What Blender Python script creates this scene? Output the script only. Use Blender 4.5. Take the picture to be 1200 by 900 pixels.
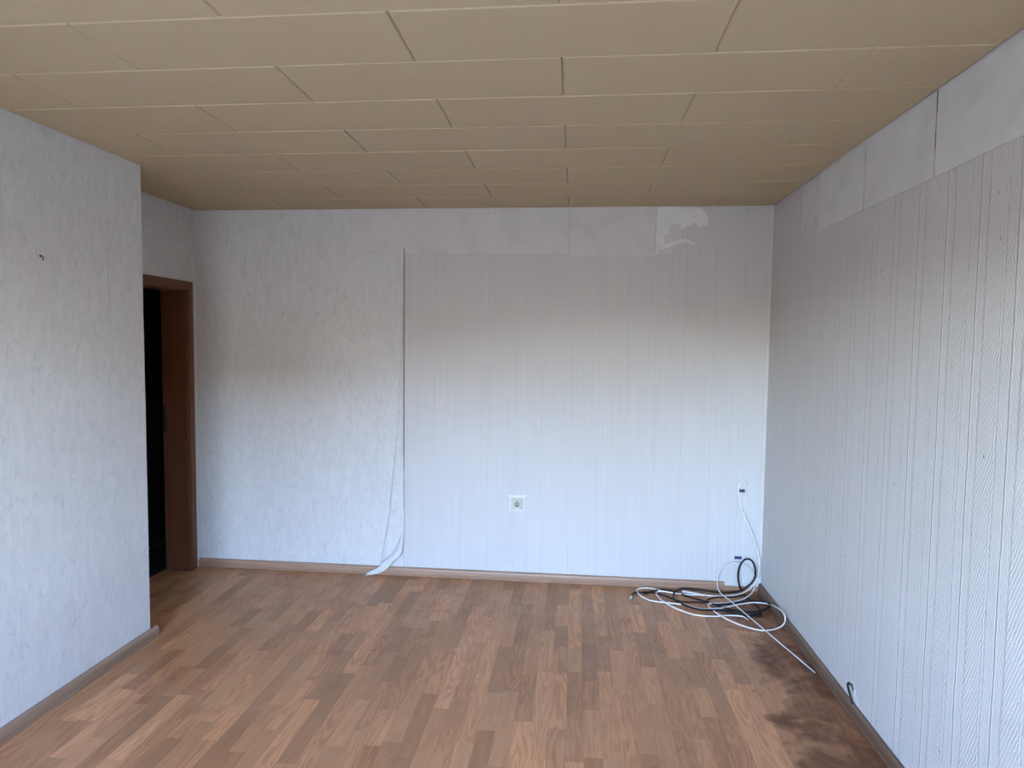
import bpy, math, random
from mathutils import Vector, Matrix

random.seed(7)
scene = bpy.context.scene
for o in list(bpy.data.objects):
    bpy.data.objects.remove(o)
COL = scene.collection

# ------------------------------------------------------------------ room dimensions (metres)
H = 2.55            # floor to ceiling panels
D = 4.41            # back wall plane (Y)
XR = 1.265          # right wall plane (X)
XP = -2.293         # near left wall plane (X)
XL = -2.696         # door wall plane in the recess (X)
YE = 3.262          # where the near left wall ends (Y)
YF = -0.60          # window wall plane (Y)
PANEL_W, PANEL_L, PANEL_X0 = 0.3242, 0.9556, -0.0598

# ------------------------------------------------------------------ camera
cam_data = bpy.data.cameras.new('camera')
cam_data.sensor_fit = 'HORIZONTAL'
cam_data.sensor_width = 36.0
cam_data.lens = 761.0673 / 1200.0 * 36.0
cam_data.clip_start = 0.02
cam_data.clip_end = 500
cam = bpy.data.objects.new('camera', cam_data)
COL.objects.link(cam)
yaw, pitch, roll = 0.0966, 0.0601, 0.0119
fwd = Vector((-math.sin(yaw) * math.cos(pitch), math.cos(yaw) * math.cos(pitch), -math.sin(pitch)))
right = Vector((math.cos(yaw), math.sin(yaw), 0))
up = right.cross(fwd)
r2 = right * math.cos(roll) + up * math.sin(roll)
u2 = up * math.cos(roll) - right * math.sin(roll)
rot = Matrix((r2, u2, -fwd)).transposed()
cam.matrix_world = Matrix.Translation((0, 0, 1.6311)) @ rot.to_4x4()
scene.camera = cam

# ------------------------------------------------------------------ sky, sun, exposure
world = bpy.data.worlds.new('world')
scene.world = world
world.use_nodes = True
wn = world.node_tree
bg = wn.nodes['Background']
sky = wn.nodes.new('ShaderNodeTexSky')
sky.sky_type = 'NISHITA'
sky.sun_disc = False
sky.sun_elevation = math.radians(50)
sky.sun_rotation = 0.0                       # sun stands behind the house
sky.altitude = 300
sky.air_density = 1.0
sky.dust_density = 0.7
sky.ozone_density = 2.0
tint = wn.nodes.new('ShaderNodeMix')         # camera white balance
tint.data_type, tint.blend_type = 'RGBA', 'MULTIPLY'
tint.inputs[0].default_value = 1.0
tint.inputs[7].default_value = (1.075, 1.035, 1.045, 1.0)
wn.links.new(sky.outputs['Color'], tint.inputs[6])
wn.links.new(tint.outputs[2], bg.inputs['Color'])
bg.inputs['Strength'].default_value = 1

sun_data = bpy.data.lights.new('sun', 'SUN')
sun_data.energy = 2.8
sun_data.angle = math.radians(0.5)
sun_data.color = (1.0, 0.94, 0.85)
sun = bpy.data.objects.new('sun', sun_data)
COL.objects.link(sun)
sun.rotation_euler = (math.radians(-52), 0, math.radians(25))      # stands behind the house, lights the far side of the street

scene.view_settings.view_transform = 'Standard'
scene.view_settings.look = 'None'
scene.view_settings.gamma = 1.0
scene.view_settings.use_curve_mapping = False
scene.view_settings.exposure = 3.70
scene.cycles.max_bounces = 14
scene.cycles.diffuse_bounces = 10
scene.cycles.glossy_bounces = 4
scene.cycles.use_denoising = True
scene.cycles.caustics_reflective = False
scene.cycles.caustics_refractive = False

# openings behind the camera (x0, x1, z0, z1); second one added to brighten left wall
OPENINGS = [(-1.85, -0.70, 0.02, 2.18), (0.25, 1.05, 0.85, 2.18)]
for x0, x1, z0, z1 in OPENINGS:      # light portals that only tell the renderer where daylight enters
    pd = bpy.data.lights.new('window_portal', 'AREA')
    pd.shape = 'RECTANGLE'
    pd.size, pd.size_y = x1 - x0, z1 - z0
    pd.cycles.is_portal = True
    po = bpy.data.objects.new('window_portal', pd)
    COL.objects.link(po)
    po.location = ((x0 + x1) / 2, YF - 0.3, (z0 + z1) / 2)
    po.rotation_euler = (math.radians(90), 0, 0)

# ------------------------------------------------------------------ helpers
def mesh_obj(name, verts, faces, mat=None, parent=None, smooth=False):
    me = bpy.data.meshes.new(name)
    me.from_pydata([tuple(v) for v in verts], [], faces)
    me.update()
    if smooth:
        for p in me.polygons:
            p.use_smooth = True
    o = bpy.data.objects.new(name, me)
    COL.objects.link(o)
    if mat is not None:
        me.materials.append(mat)
    if parent is not None:
        o.parent = parent
    return o

def box_vf(x0, x1, y0, y1, z0, z1, base=0):
    v = [(x0, y0, z0), (x1, y0, z0), (x1, y1, z0), (x0, y1, z0), (x0, y0, z1), (x1, y0, z1), (x1, y1, z1), (x0, y1, z1)]
    f = [(0, 3, 2, 1), (4, 5, 6, 7), (0, 1, 5, 4), (1, 2, 6, 5), (2, 3, 7, 6), (3, 0, 4, 7)]
    return v, [tuple(i + base for i in q) for q in f]

def boxes(name, lst, mat, parent=None):
    V, F = [], []
    for b in lst:
        v, f = box_vf(*b, base=len(V))
        V += v
        F += f
    return mesh_obj(name, V, F, mat, parent)

def bevel_box(name, b, mat, parent=None, w=0.002, seg=2):
    o = boxes(name, [b], mat, parent)
    m = o.modifiers.new('bevel', 'BEVEL')
    m.width = w
    m.segments = seg
    m.limit_method = 'ANGLE'
    return o

def struct(o):
    o['kind'] = 'structure'
    return o

def tag(o, label, cat, group=None):
    o['label'] = label
    o['category'] = cat
    if group:
        o['group'] = group
    return o

def empty(name, loc=(0, 0, 0)):
    o = bpy.data.objects.new(name, None)
    o.empty_display_size = 0.05
    COL.objects.link(o)
    o.location = loc
    return o

def catmull(pts, n=6):
    P = [Vector(p) for p in pts]
    P = [P[0] * 2 - P[1]] + P + [P[-1] * 2 - P[-2]]
    out = []
    for i in range(1, len(P) - 2):
        a, b, c, d = P[i - 1], P[i], P[i + 1], P[i + 2]
        for k in range(n):
            t = k / n
            out.append(0.5 * ((2 * b) + (c - a) * t + (2 * a - 5 * b + 4 * c - d) * t * t + (3 * b - a - 3 * c + d) * t ** 3))
    out.append(P[-2])
    return out

def tube_vf(path, rad, sides=8, base=0):
    V, F = [], []
    nrm = None
    n = len(path)
    for i, p in enumerate(path):
        t = (path[min(i + 1, n - 1)] - path[max(i - 1, 0)])
        if t.length < 1e-9:
            t = Vector((0, 0, 1))
        t.normalize()
        if nrm is None:
            nrm = t.orthogonal().normalized()
        nrm = (nrm - t * nrm.dot(t))
        if nrm.length < 1e-6:
            nrm = t.orthogonal()
        nrm.normalize()
        bi = t.cross(nrm)
        r = rad(i / (n - 1)) if callable(rad) else rad
        for k in range(sides):
            a = 2 * math.pi * k / sides
            V.append(p + nrm * (math.cos(a) * r) + bi * (math.sin(a) * r))
    for i in range(n - 1):
        for k in range(sides):
            a = base + i * sides + k
            b = base + i * sides + (k + 1) % sides
            F.append((a, b, b + sides, a + sides))
    F.append(tuple(base + k for k in reversed(range(sides))))
    F.append(tuple(base + (n - 1) * sides + k for k in range(sides)))
    return V, F

def tube(name, pts, rad, mat, parent=None, sides=8, n=6, smooth_path=True):
    path = catmull(pts, n) if smooth_path else [Vector(p) for p in pts]
    V, F = tube_vf(path, rad, sides)
    return mesh_obj(name, V, F, mat, parent, smooth=True)

def disc_stack(name, centre, axis, prof, mat, parent=None, sides=20):
    """lathe: prof = [(distance along axis, radius), ...]"""
    ax = Vector(axis).normalized()
    u = ax.orthogonal().normalized()
    w = ax.cross(u)
    c = Vector(centre)
    V, F = [], []
    for d, r in prof:
        for k in range(sides):
            a = 2 * math.pi * k / sides
            V.append(c + ax * d + u * (math.cos(a) * r) + w * (math.sin(a) * r))
    for i in range(len(prof) - 1):
        for k in range(sides):
            a, b = i * sides + k, i * sides + (k + 1) % sides
            F.append((a, b, b + sides, a + sides))
    F.append(tuple(reversed(range(sides))))
    F.append(tuple((len(prof) - 1) * sides + k for k in range(sides)))
    return mesh_obj(name, V, F, mat, parent)

def sweep_profile(name, prof, p0, p1, outward, mat, parent=None):
    """extrude a 2D profile (distance from wall, height) from p0 to p1"""
    p0, p1, ow = Vector(p0), Vector(p1), Vector(outward)
    V = [p0 + ow * a + Vector((0, 0, b)) for a, b in prof] + [p1 + ow * a + Vector((0, 0, b)) for a, b in prof]
    n = len(prof)
    F = [(i, (i + 1) % n, (i + 1) % n + n, i + n) for i in range(n)]
    F += [tuple(reversed(range(n))), tuple(range(n, 2 * n))]
    o = mesh_obj(name, V, F, mat, parent)
    import bmesh
    bm = bmesh.new()
    bm.from_mesh(o.data)
    bmesh.ops.recalc_face_normals(bm, faces=bm.faces)
    bm.to_mesh(o.data)
    bm.free()
    return o

# ------------------------------------------------------------------ materials
class NT:
    def __init__(self, name):
        self.m = bpy.data.materials.new(name)
        self.m.use_nodes = True
        self.t = self.m.node_tree
        self.b = self.t.nodes['Principled BSDF']
    def n(self, typ, **kw):
        nd = self.t.nodes.new('ShaderNode' + typ)
        for k, v in kw.items():
            setattr(nd, k, v)
        return nd
    def set(self, sock, v):
        if isinstance(v, bpy.types.NodeSocket):
            self.t.links.new(v, sock)
        elif v is not None:
            sock.default_value = v
    def math(self, op, a, b=None, c=None, clamp=False):
        nd = self.n('Math', operation=op, use_clamp=clamp)
        for i, v in enumerate((a, b, c)):
            if v is not None:
                self.set(nd.inputs[i], v)
        return nd.outputs[0]
    def vmath(self, op, a, b=None):
        nd = self.n('VectorMath', operation=op)
        self.set(nd.inputs[0], a)
        if b is not None:
            self.set(nd.inputs[1], b)
        return nd.outputs['Value'] if op in ('LENGTH', 'DOT_PRODUCT', 'DISTANCE') else nd.outputs[0]
    def pos(self):
        return self.n('NewGeometry').outputs['Position']
    def sep(self, v):
        s = self.n('SeparateXYZ')
        self.set(s.inputs[0], v)
        return s.outputs
    def comb(self, x, y, z):
        s = self.n('CombineXYZ')
        for i, v in enumerate((x, y, z)):
            self.set(s.inputs[i], v)
        return s.outputs[0]
    def noise(self, vec, scale, detail=3.0, rough=0.5, dist=0.0):
        nd = self.n('TexNoise')
        self.set(nd.inputs['Vector'], vec)
        nd.inputs['Scale'].default_value = scale
        nd.inputs['Detail'].default_value = detail
        nd.inputs['Roughness'].default_value = rough
        nd.inputs['Distortion'].default_value = dist
        return nd.outputs['Fac']
    def ramp(self, fac, stops, interp='LINEAR'):
        nd = self.n('ValToRGB')
        cr = nd.color_ramp
        cr.interpolation = interp
        while len(cr.elements) < len(stops):
            cr.elements.new(0.5)
        for e, (p, c) in zip(cr.elements, stops):
            e.position = p
            e.color = c if len(c) == 4 else (*c, 1)
        self.set(nd.inputs['Fac'], fac)
        return nd.outputs['Color']
    def rng(self, v, a, b, c=0.0, d=1.0, smooth=True):
        nd = self.n('MapRange', interpolation_type='SMOOTHSTEP' if smooth else 'LINEAR')
        for i, x in enumerate((v, a, b, c, d)):
            self.set(nd.inputs[i], x)
        return nd.outputs['Result']
    def mix(self, fac, a, b, blend='MIX'):
        nd = self.n('Mix', data_type='RGBA', blend_type=blend)
        self.set(nd.inputs['Factor'], fac)
        for key, v in (('A', a), ('B', b)):
            s = [q for q in nd.inputs if q.name == key and q.type == 'RGBA'][0]
            if isinstance(v, tuple) and len(v) == 3:
                v = (*v, 1)
            self.set(s, v)
        return [q for q in nd.outputs if q.type == 'RGBA'][0]
    def bump(self, h, strength=0.3, dist=0.001):
        nd = self.n('Bump')
        nd.inputs['Strength'].default_value = strength
        nd.inputs['Distance'].default_value = dist
        self.set(nd.inputs['Height'], h)
        self.t.links.new(nd.outputs['Normal'], self.b.inputs['Normal'])
    def out(self, col=None, rough=0.5, spec=0.5, metal=None):
        if isinstance(col, tuple) and len(col) == 3:
            col = (*col, 1)
        self.set(self.b.inputs['Base Color'], col)
        self.set(self.b.inputs['Roughness'], rough)
        self.set(self.b.inputs['Specular IOR Level'], spec)
        if metal is not None:
            self.set(self.b.inputs['Metallic'], metal)
        return self.m

def simple(name, col, rough=0.5, spec=0.5, metal=0.0, var=0.12, scale=30.0):
    k = NT(name)
    f = k.noise(k.pos(), scale, 4)
    c = k.ramp(f, [(0.25, tuple(x * (1 - var) for x in col)), (0.75, tuple(min(1, x * (1 + var)) for x in col))])
    return k.out(c, rough, spec, metal)

def mat_feather(name, axis, base=(0.69, 0.69, 0.685)):
    """pale wallpaper with small glossy grey feather strokes; axis = horizontal axis of the wall"""
    k = NT(name)
    p = k.sep(k.pos())
    u = p[0] if axis == 'x' else p[1]
    uv = k.comb(u, p[2], 0.0)
    total = None
    for sc, seed, la, lb in ((8.0, 0.0, 0.036, 0.0065), (11.0, 3.7, 0.028, 0.0050)):
        sv = k.vmath('ADD', uv, (seed, seed * 1.7, 0))
        vo = k.n('TexVoronoi', voronoi_dimensions='2D')
        k.set(vo.inputs['Vector'], sv)
        vo.inputs['Scale'].default_value = sc
        loc = k.sep(k.vmath('SUBTRACT', sv, vo.outputs['Position']))
        cc = k.n('SeparateColor')
        k.set(cc.inputs[0], vo.outputs['Color'])
        ang = k.math('MULTIPLY_ADD', cc.outputs[0], 2.2, 0.45)
        ca, sa = k.math('COSINE', ang), k.math('SINE', ang)
        lx = k.math('ADD', k.math('MULTIPLY', loc[0], ca), k.math('MULTIPLY', loc[1], sa))
        ly = k.math('SUBTRACT', k.math('MULTIPLY', loc[1], ca), k.math('MULTIPLY', loc[0], sa))
        ly = k.math('ADD', ly, k.math('MULTIPLY', k.math('MULTIPLY', lx, lx), 5.0))
        e = k.math('ADD', k.math('POWER', k.math('DIVIDE', k.math('ABSOLUTE', lx), la), 2.0), k.math('POWER', k.math('DIVIDE', k.math('ABSOLUTE', ly), lb), 2.0))
        m = k.math('MULTIPLY', k.rng(e, 0.0, 1.0, 1.0, 0.0), k.rng(cc.outputs[1], 0.35, 0.75))
        total = m if total is None else k.math('MAXIMUM', total, m)
    streak = k.noise(k.vmath('MULTIPLY', uv, (26.0, 7.0, 1.0)), 1.0, 5, 0.6, 1.2)
    cloud = k.noise(uv, 2.2, 4, 0.6)
    c = k.mix(k.rng(streak, 0.35, 0.75), tuple(b * 0.90 for b in base), base)
    c = k.mix(k.rng(cloud, 0.45, 0.8, 0.0, 0.25), c, (0.50, 0.485, 0.47))
    c = k.mix(k.math('MULTIPLY', total, 0.34), c, (0.31, 0.31, 0.325))
    smud = k.rng(k.noise(k.vmath('MULTIPLY', uv, (24.0, 10.0, 1.0)), 1.0, 3, 0.6, 1.6), 0.56, 0.74)
    c = k.mix(k.math('MULTIPLY', smud, 0.42), c, (0.36, 0.36, 0.37))
    fine = k.noise(k.pos(), 420.0, 3, 0.6)
    k.bump(k.math('ADD', k.math('MULTIPLY', fine, 0.6), k.math('ADD', total, k.math('MULTIPLY', streak, 0.8))), 0.35, 0.0009)
    return k.out(c, k.rng(total, 0.0, 1.0, 0.72, 0.32), 0.4)

def mat_stripe(name, axis, base=(0.69, 0.68, 0.675), relief=1.0, dirt=0.0, gr=0.3):
    """embossed striped wallpaper: fine grooves with herringbone hatching between"""
    k = NT(name)
    p = k.sep(k.pos())
    u = p[0] if axis == 'x' else p[1]
    uv = k.comb(u, p[2], 0.0)
    wob = k.math('MULTIPLY', k.math('SUBTRACT', k.noise(uv, 5.0, 3), 0.5), 0.012)
    uu = k.math('ADD', u, wob)
    per = 0.187
    ph = k.math('FRACT', k.math('DIVIDE', k.math('ADD', uu, 10.0 + 0.035), per))
    def line(at, w):
        d = k.math('ABSOLUTE', k.math('SUBTRACT', ph, at))
        return k.rng(d, w * 0.25, w, 1.0, 0.0)
    groove = k.math('ADD', line(0.5, 0.022), k.math('MULTIPLY', line(0.24, 0.015), 0.5))
    ridge = k.math('ADD', line(0.46, 0.02), k.math('MULTIPLY', line(0.80, 0.022), 0.8))
    sgn = k.math('SUBTRACT', k.math('MULTIPLY', k.rng(k.math('ABSOLUTE', k.math('SUBTRACT', ph, 0.5)), 0.23, 0.26), 2.0), 1.0)
    nz = k.noise(uv, 55.0, 3)
    dia = k.math('ADD', k.math('MULTIPLY', k.math('MULTIPLY', uu, sgn), 1.0), k.math('MULTIPLY', p[2], 0.42))
    hat = k.math('SINE', k.math('MULTIPLY_ADD', dia, 2 * math.pi / 0.0125, k.math('MULTIPLY', nz, 5.0)))
    patch = k.rng(k.noise(uv, 14.0, 3), 0.3, 0.7, 0.25, 1.0)
    hgt = k.math('ADD', k.math('MULTIPLY', k.math('MULTIPLY', hat, patch), 0.32 * relief), k.math('SUBTRACT', k.math('MULTIPLY', ridge, 0.9), k.math('MULTIPLY', groove, 1.2)))
    hgt = k.math('ADD', hgt, k.math('MULTIPLY', k.noise(k.pos(), 300.0, 3), 0.9))
    k.bump(hgt, 0.55, 0.0013 * (0.6 + 1.5 * gr))
    vstr = k.noise(k.vmath('MULTIPLY', uv, (60.0, 1.2, 1.0)), 1.0, 4)
    c = k.mix(k.rng(vstr, 0.3, 0.7), tuple(b * 0.95 for b in base), base)
    c = k.mix(k.math('MULTIPLY', groove, gr), c, (0.28, 0.28, 0.285))
    c = k.mix(k.math('MULTIPLY', ridge, 0.2 + 0.4 * gr), c, (0.60, 0.59, 0.585))
    cloud = k.noise(uv, 1.7, 5, 0.65)
    c = k.mix(k.rng(cloud, 0.45, 0.75, 0.0, 0.22), c, (0.43, 0.41, 0.40))
    sp = k.n('TexVoronoi', voronoi_dimensions='2D')
    k.set(sp.inputs['Vector'], k.vmath('MULTIPLY', uv, (1.0, 0.55, 1.0)))
    sp.inputs['Scale'].default_value = 7.0
    spc = k.n('SeparateColor')
    k.set(spc.inputs[0], sp.outputs['Color'])
    spot = k.math('MULTIPLY', k.rng(sp.outputs['Distance'], 0.008, 0.030, 1.0, 0.0), k.math('GREATER_THAN', spc.outputs[2], 0.72))
    c = k.mix(k.math('MULTIPLY', spot, dirt), c, (0.12, 0.12, 0.14))
    return k.out(c, 0.62, 0.35)

def mat_plaster(name, col):
    k = NT(name)
    p = k.pos()
    f = k.noise(p, 9.0, 6, 0.65, 0.6)
    c = k.ramp(f, [(0.3, tuple(x * 0.86 for x in col)), (0.7, col)])
    k.bump(k.math('ADD', f, k.noise(p, 120.0, 4)), 0.4, 0.0015)
    return k.out(c, 0.85, 0.2)

def mat_band(name, axis, col):
    """older plain paper band under the ceiling with soft diagonal wrinkles"""
    k = NT(name)
    p = k.sep(k.pos())
    u = p[0] if axis == 'x' else p[1]
    uv = k.comb(k.math('ADD', u, k.math('MULTIPLY', p[2], 0.35)), p[2], 0.0)
    w1 = k.noise(k.vmath('MULTIPLY', uv, (16.0, 6.0, 1.0)), 1.0, 4, 0.6, 0.8)
    w2 = k.noise(uv, 6.0, 4)
    c = k.mix(k.rng(w1, 0.35, 0.7), tuple(x * 0.965 for x in col), col)
    c = k.mix(k.rng(w2, 0.42, 0.75, 0.0, 0.55), c, tuple(x * 0.82 for x in col))
    k.bump(k.math('ADD', w1, k.math('MULTIPLY', k.noise(k.pos(), 300.0, 2), 0.5)), 0.3, 0.0015)
    return k.out(c, 0.75, 0.3)

def mat_ceiling():
    k = NT('ceiling_panel_vinyl')
    p = k.pos()
    s = k.sep(p)
    weave = k.noise(k.vmath('MULTIPLY', p, (30.0, 260.0, 1.0)), 1.0, 4, 0.6)
    weave2 = k.noise(k.vmath('MULTIPLY', p, (260.0, 60.0, 1.0)), 1.0, 3, 0.6)
    oi = k.n('ObjectInfo')
    cloud = k.noise(p, 1.6, 3)
    f = k.math('ADD', k.math('MULTIPLY', weave, 0.6), k.math('MULTIPLY', weave2, 0.4))
    c = k.ramp(f, [(0.3, (0.435, 0.346, 0.217)), (0.7, (0.515, 0.417, 0.268))])
    c = k.mix(k.rng(cloud, 0.3, 0.8, 0.0, 0.35), c, (0.475, 0.360, 0.240))
    c = k.mix(k.math('MULTIPLY', oi.outputs['Random'], 0.14), c, (0.43, 0.34, 0.22))
    k.bump(f, 0.25, 0.0006)
    return k.out(c, 0.65, 0.22)

def mat_floor(name, from_attr):
    """printed beech laminate: tone channels r = lightness, g = warmth, b = random offset"""
    k = NT(name)
    if from_attr:
        at = k.n('Attribute', attribute_name='tone', attribute_type='GEOMETRY')
        tone = at.outputs['Color']
    else:
        tone = k.n('ObjectInfo').outputs['Color']
    sc = k.n('SeparateColor')
    k.set(sc.inputs[0], tone)
    r, g, b = sc.outputs
    p = k.pos()
    off = k.comb(k.math('MULTIPLY', b, 31.0), k.math('MULTIPLY', b, 57.0), 0.0)
    q = k.vmath('ADD', p, off)
    # cathedral figure: contour lines of a stretched noise field
    fld = k.noise(k.vmath('MULTIPLY', q, (11.0, 1.15, 1.0)), 1.0, 2.0, 0.45)
    fig = k.math('MULTIPLY_ADD', k.math('SINE', k.math('MULTIPLY', fld, 82.0)), 0.5, 0.5)
    fig = k.math('MULTIPLY', fig, k.rng(g, 0.25, 0.8, 0.15, 1.0))
    fine = k.noise(k.vmath('MULTIPLY', q, (190.0, 9.0, 1.0)), 1.0, 4, 0.6)
    med = k.noise(k.vmath('MULTIPLY', q, (38.0, 4.0, 1.0)), 1.0, 3, 0.55)
    g1 = k.math('ADD', k.math('MULTIPLY', fig, 0.34), k.math('ADD', k.math('MULTIPLY', fine, 0.42), k.math('MULTIPLY', med, 0.55)))
    light = k.mix(g, (0.560, 0.290, 0.146), (0.570, 0.274, 0.131))
    dark = k.mix(g, (0.370, 0.182, 0.086), (0.385, 0.172, 0.077))
    c = k.mix(k.rng(g1, 0.30, 0.98), dark, light)
    c = k.mix(1.0, c, k.mix(r, (0.68, 0.64, 0.61), (1.16, 1.14, 1.11)), 'MULTIPLY')
    # worn grey film in the middle of the room
    wear = k.rng(k.noise(p, 2.4, 4, 0.6), 0.45, 0.8, 0.0, 0.30)
    c = k.mix(wear, c, (0.45, 0.268, 0.148))
    # old water stain spreading from the right wall
    s = k.sep(p)
    wob = k.math('ADD', k.math('MULTIPLY', k.math('SUBTRACT', k.noise(p, 3.2, 4, 0.62, 0.5), 0.5), 0.75), k.math('MULTIPLY', k.math('SUBTRACT', k.noise(p, 11.0, 4, 0.6), 0.5), 0.16))
    edge = k.math('SUBTRACT', k.math('ADD', s[0], wob), k.rng(s[1], 2.3, 3.9, 0.86, 1.02, False))
    stain = k.rng(edge, -0.04, 0.10, 0.0, 1.0)
    patch = k.rng(k.noise(p, 6.5, 4, 0.6, 0.8), 0.36, 0.62, 0.50, 1.0)
    c = k.mix(k.math('MULTIPLY', stain, patch), c, k.mix(1.0, c, (0.34, 0.24, 0.185), 'MULTIPLY'))
    rim = k.math('MULTIPLY', k.rng(k.math('ABSOLUTE', k.math('SUBTRACT', edge, 0.03)), 0.0, 0.05, 1.0, 0.0), 0.22)
    c = k.mix(rim, c, (0.13, 0.065, 0.035))
    # dark rings scratched by furniture: two arcs
    arcs = None
    for cx, cy, ra, x0, x1 in ((-0.55, 1.10, 2.735, -1.10, 0.13), (-0.15, 3.05, 0.75, 0.10, 0.62), (-0.75, 1.35, 1.95, -1.6, -0.5)):
        dist = k.vmath('LENGTH', k.vmath('SUBTRACT', k.comb(s[0], s[1], 0.0), (cx, cy, 0.0)))
        m = k.rng(k.math('ABSOLUTE', k.math('SUBTRACT', dist, ra)), 0.001, 0.006, 1.0, 0.0)
        m = k.math('MULTIPLY', m, k.math('MULTIPLY', k.rng(s[0], x0 - 0.1, x0 + 0.1), k.rng(s[0], x1 - 0.05, x1 + 0.05, 1.0, 0.0)))
        arcs = m if arcs is None else k.math('MAXIMUM', arcs, m)
    brk = k.rng(k.noise(p, 14.0, 3), 0.40, 0.62)
    c = k.mix(k.math('MULTIPLY', k.math('MULTIPLY', arcs, brk), 0.55), c, (0.09, 0.04, 0.035))
    # dust specks
    vo = k.n('TexVoronoi', voronoi_dimensions='2D')
    k.set(vo.inputs['Vector'], p)
    vo.inputs['Scale'].default_value = 6.0
    vc = k.n('SeparateColor')
    k.set(vc.inputs[0], vo.outputs['Color'])
    speck = k.math('MULTIPLY', k.rng(vo.outputs['Distance'], 0.015, 0.03, 1.0, 0.0), k.math('GREATER_THAN', vc.outputs[0], 0.7))
    c = k.mix(k.math('MULTIPLY', speck, 0.6), c, (0.05, 0.035, 0.03))
    ro = k.rng(k.noise(p, 7.0, 4), 0.3, 0.7, 0.36, 0.50)
    ro = k.math('ADD', ro, k.math('MULTIPLY', stain, 0.12))
    k.bump(k.math('ADD', k.math('MULTIPLY', fine, 0.7), k.math('MULTIPLY', k.noise(p, 2.5, 2), 2.0)), 0.08, 0.0008)
    return k.out(c, ro, 0.42)

def mat_wood(name, a, b, along, rough=0.45, fine=160.0):
    k = NT(name)
    p = k.pos()
    sc = {'x': (4.0, fine, fine), 'y': (fine, 4.0, fine), 'z': (fine, fine, 4.0)}[along]
    f = k.noise(k.vmath('MULTIPLY', p, sc), 1.0, 5, 0.6)
    f2 = k.noise(k.vmath('MULTIPLY', p, tuple(x * 0.22 for x in sc)), 1.0, 3)
    c = k.mix(k.rng(k.math('ADD', k.math('MULTIPLY', f, 0.6), k.math('MULTIPLY', f2, 0.4)), 0.3, 0.7), a, b)
    k.bump(f, 0.12, 0.0006)
    return k.out(c, rough, 0.4)

M = {}
M['wall'] = mat_plaster('old_plaster', (0.50, 0.49, 0.47))
M['patch'] = mat_plaster('torn_white_plaster', (0.69, 0.68, 0.665))
M['feather_x'] = mat_feather('feather_wallpaper_back', 'x', (0.585, 0.577, 0.568))
M['feather_y'] = mat_feather('feather_wallpaper_left', 'y', (0.60, 0.597, 0.592))
M['stripe_x'] = mat_stripe('striped_wallpaper_back', 'x', (0.525, 0.508, 0.500), 0.7, 0.14, 0.10)
M['stripe_y'] = mat_stripe('striped_wallpaper_right', 'y', (0.545, 0.530, 0.520), 1.4, 0.85, 0.42)
M['band_x'] = mat_band('old_paper_band_back', 'x', (0.575, 0.555, 0.545))
M['band_y'] = mat_band('old_paper_band_right', 'y', (0.605, 0.600, 0.585))
M['seam'] = simple('shaded_seam', (0.115, 0.105, 0.11), 0.9)
M['paper_back'] = mat_plaster('wallpaper_reverse', (0.60, 0.59, 0.58))
M['ceiling'] = mat_ceiling()
M['groove'] = simple('ceiling_groove', (0.20, 0.155, 0.11), 0.8)
M['floor'] = mat_floor('laminate', False)
M['floor_far'] = mat_floor('laminate_joined', True)
M['subfloor'] = simple('laminate_core', (0.10, 0.06, 0.04), 0.8)
M['base_x'] = mat_wood('baseboard_foil_back', (0.235, 0.130, 0.080), (0.36, 0.222, 0.145), 'x')
M['base_y'] = mat_wood('baseboard_foil_side', (0.205, 0.125, 0.080), (0.31, 0.205, 0.142), 'y')
M['base_dirty'] = mat_wood('baseboard_foil_dirty', (0.095, 0.052, 0.033), (0.20, 0.120, 0.080), 'y')
M['door_z'] = mat_wood('door_frame_veneer', (0.105, 0.038, 0.017), (0.160, 0.060, 0.027), 'z')
M['door_y'] = mat_wood('door_frame_veneer_head', (0.105, 0.038, 0.017), (0.160, 0.060, 0.027), 'y')
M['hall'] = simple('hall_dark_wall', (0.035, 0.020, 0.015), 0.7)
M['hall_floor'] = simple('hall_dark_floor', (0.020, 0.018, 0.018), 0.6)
M['steel'] = simple('dull_steel', (0.45, 0.45, 0.46), 0.35, 0.5, 0.9)
M['dark_steel'] = simple('dark_steel', (0.03, 0.03, 0.033), 0.45, 0.5, 0.3)
M['white_plastic'] = simple('aged_white_plastic', (0.50, 0.52, 0.44), 0.35, 0.5, 0.0, 0.03)
M['recess'] = simple('socket_recess_shade', (0.30, 0.31, 0.27), 0.5, 0.4, 0.0, 0.03)  # same plastic, darkened for the shade inside the recess
M['black_hole'] = simple('socket_hole', (0.015, 0.015, 0.015), 0.6)
M['cable_white'] = simple('white_cable_sheath', (0.74, 0.72, 0.68), 0.4, 0.5, 0.0, 0.05)
M['cable_grey'] = simple('grey_white_cable_sheath', (0.66, 0.66, 0.65), 0.45, 0.5, 0.0, 0.05)
M['cable_black'] = simple('black_cable_sheath', (0.006, 0.0055, 0.0065), 0.5, 0.25, 0.0, 0.1)
M['cable_brown'] = simple('brown_black_cable_sheath', (0.013, 0.008, 0.007), 0.5, 0.25, 0.0, 0.1)
M['blue_tape'] = simple('dark_blue_clip', (0.010, 0.035, 0.085), 0.45)
M['brass'] = simple('connector_metal', (0.55, 0.50, 0.40), 0.3, 0.5, 0.9)
M['soot'] = simple('crumbled_mortar', (0.10, 0.09, 0.08), 0.9)
M['exterior'] = simple('added_eave_render', (0.55, 0.52, 0.47), 0.8, 0.2, 0.0, 0.06, 2.0)
M['street'] = simple('street_ground', (0.22, 0.21, 0.17), 0.9, 0.1, 0.0, 0.2, 0.6)
M['opposite'] = simple('unseen_opposite_facade', (0.27, 0.22, 0.165), 0.8, 0.2, 0.0, 0.1, 0.4)
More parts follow.
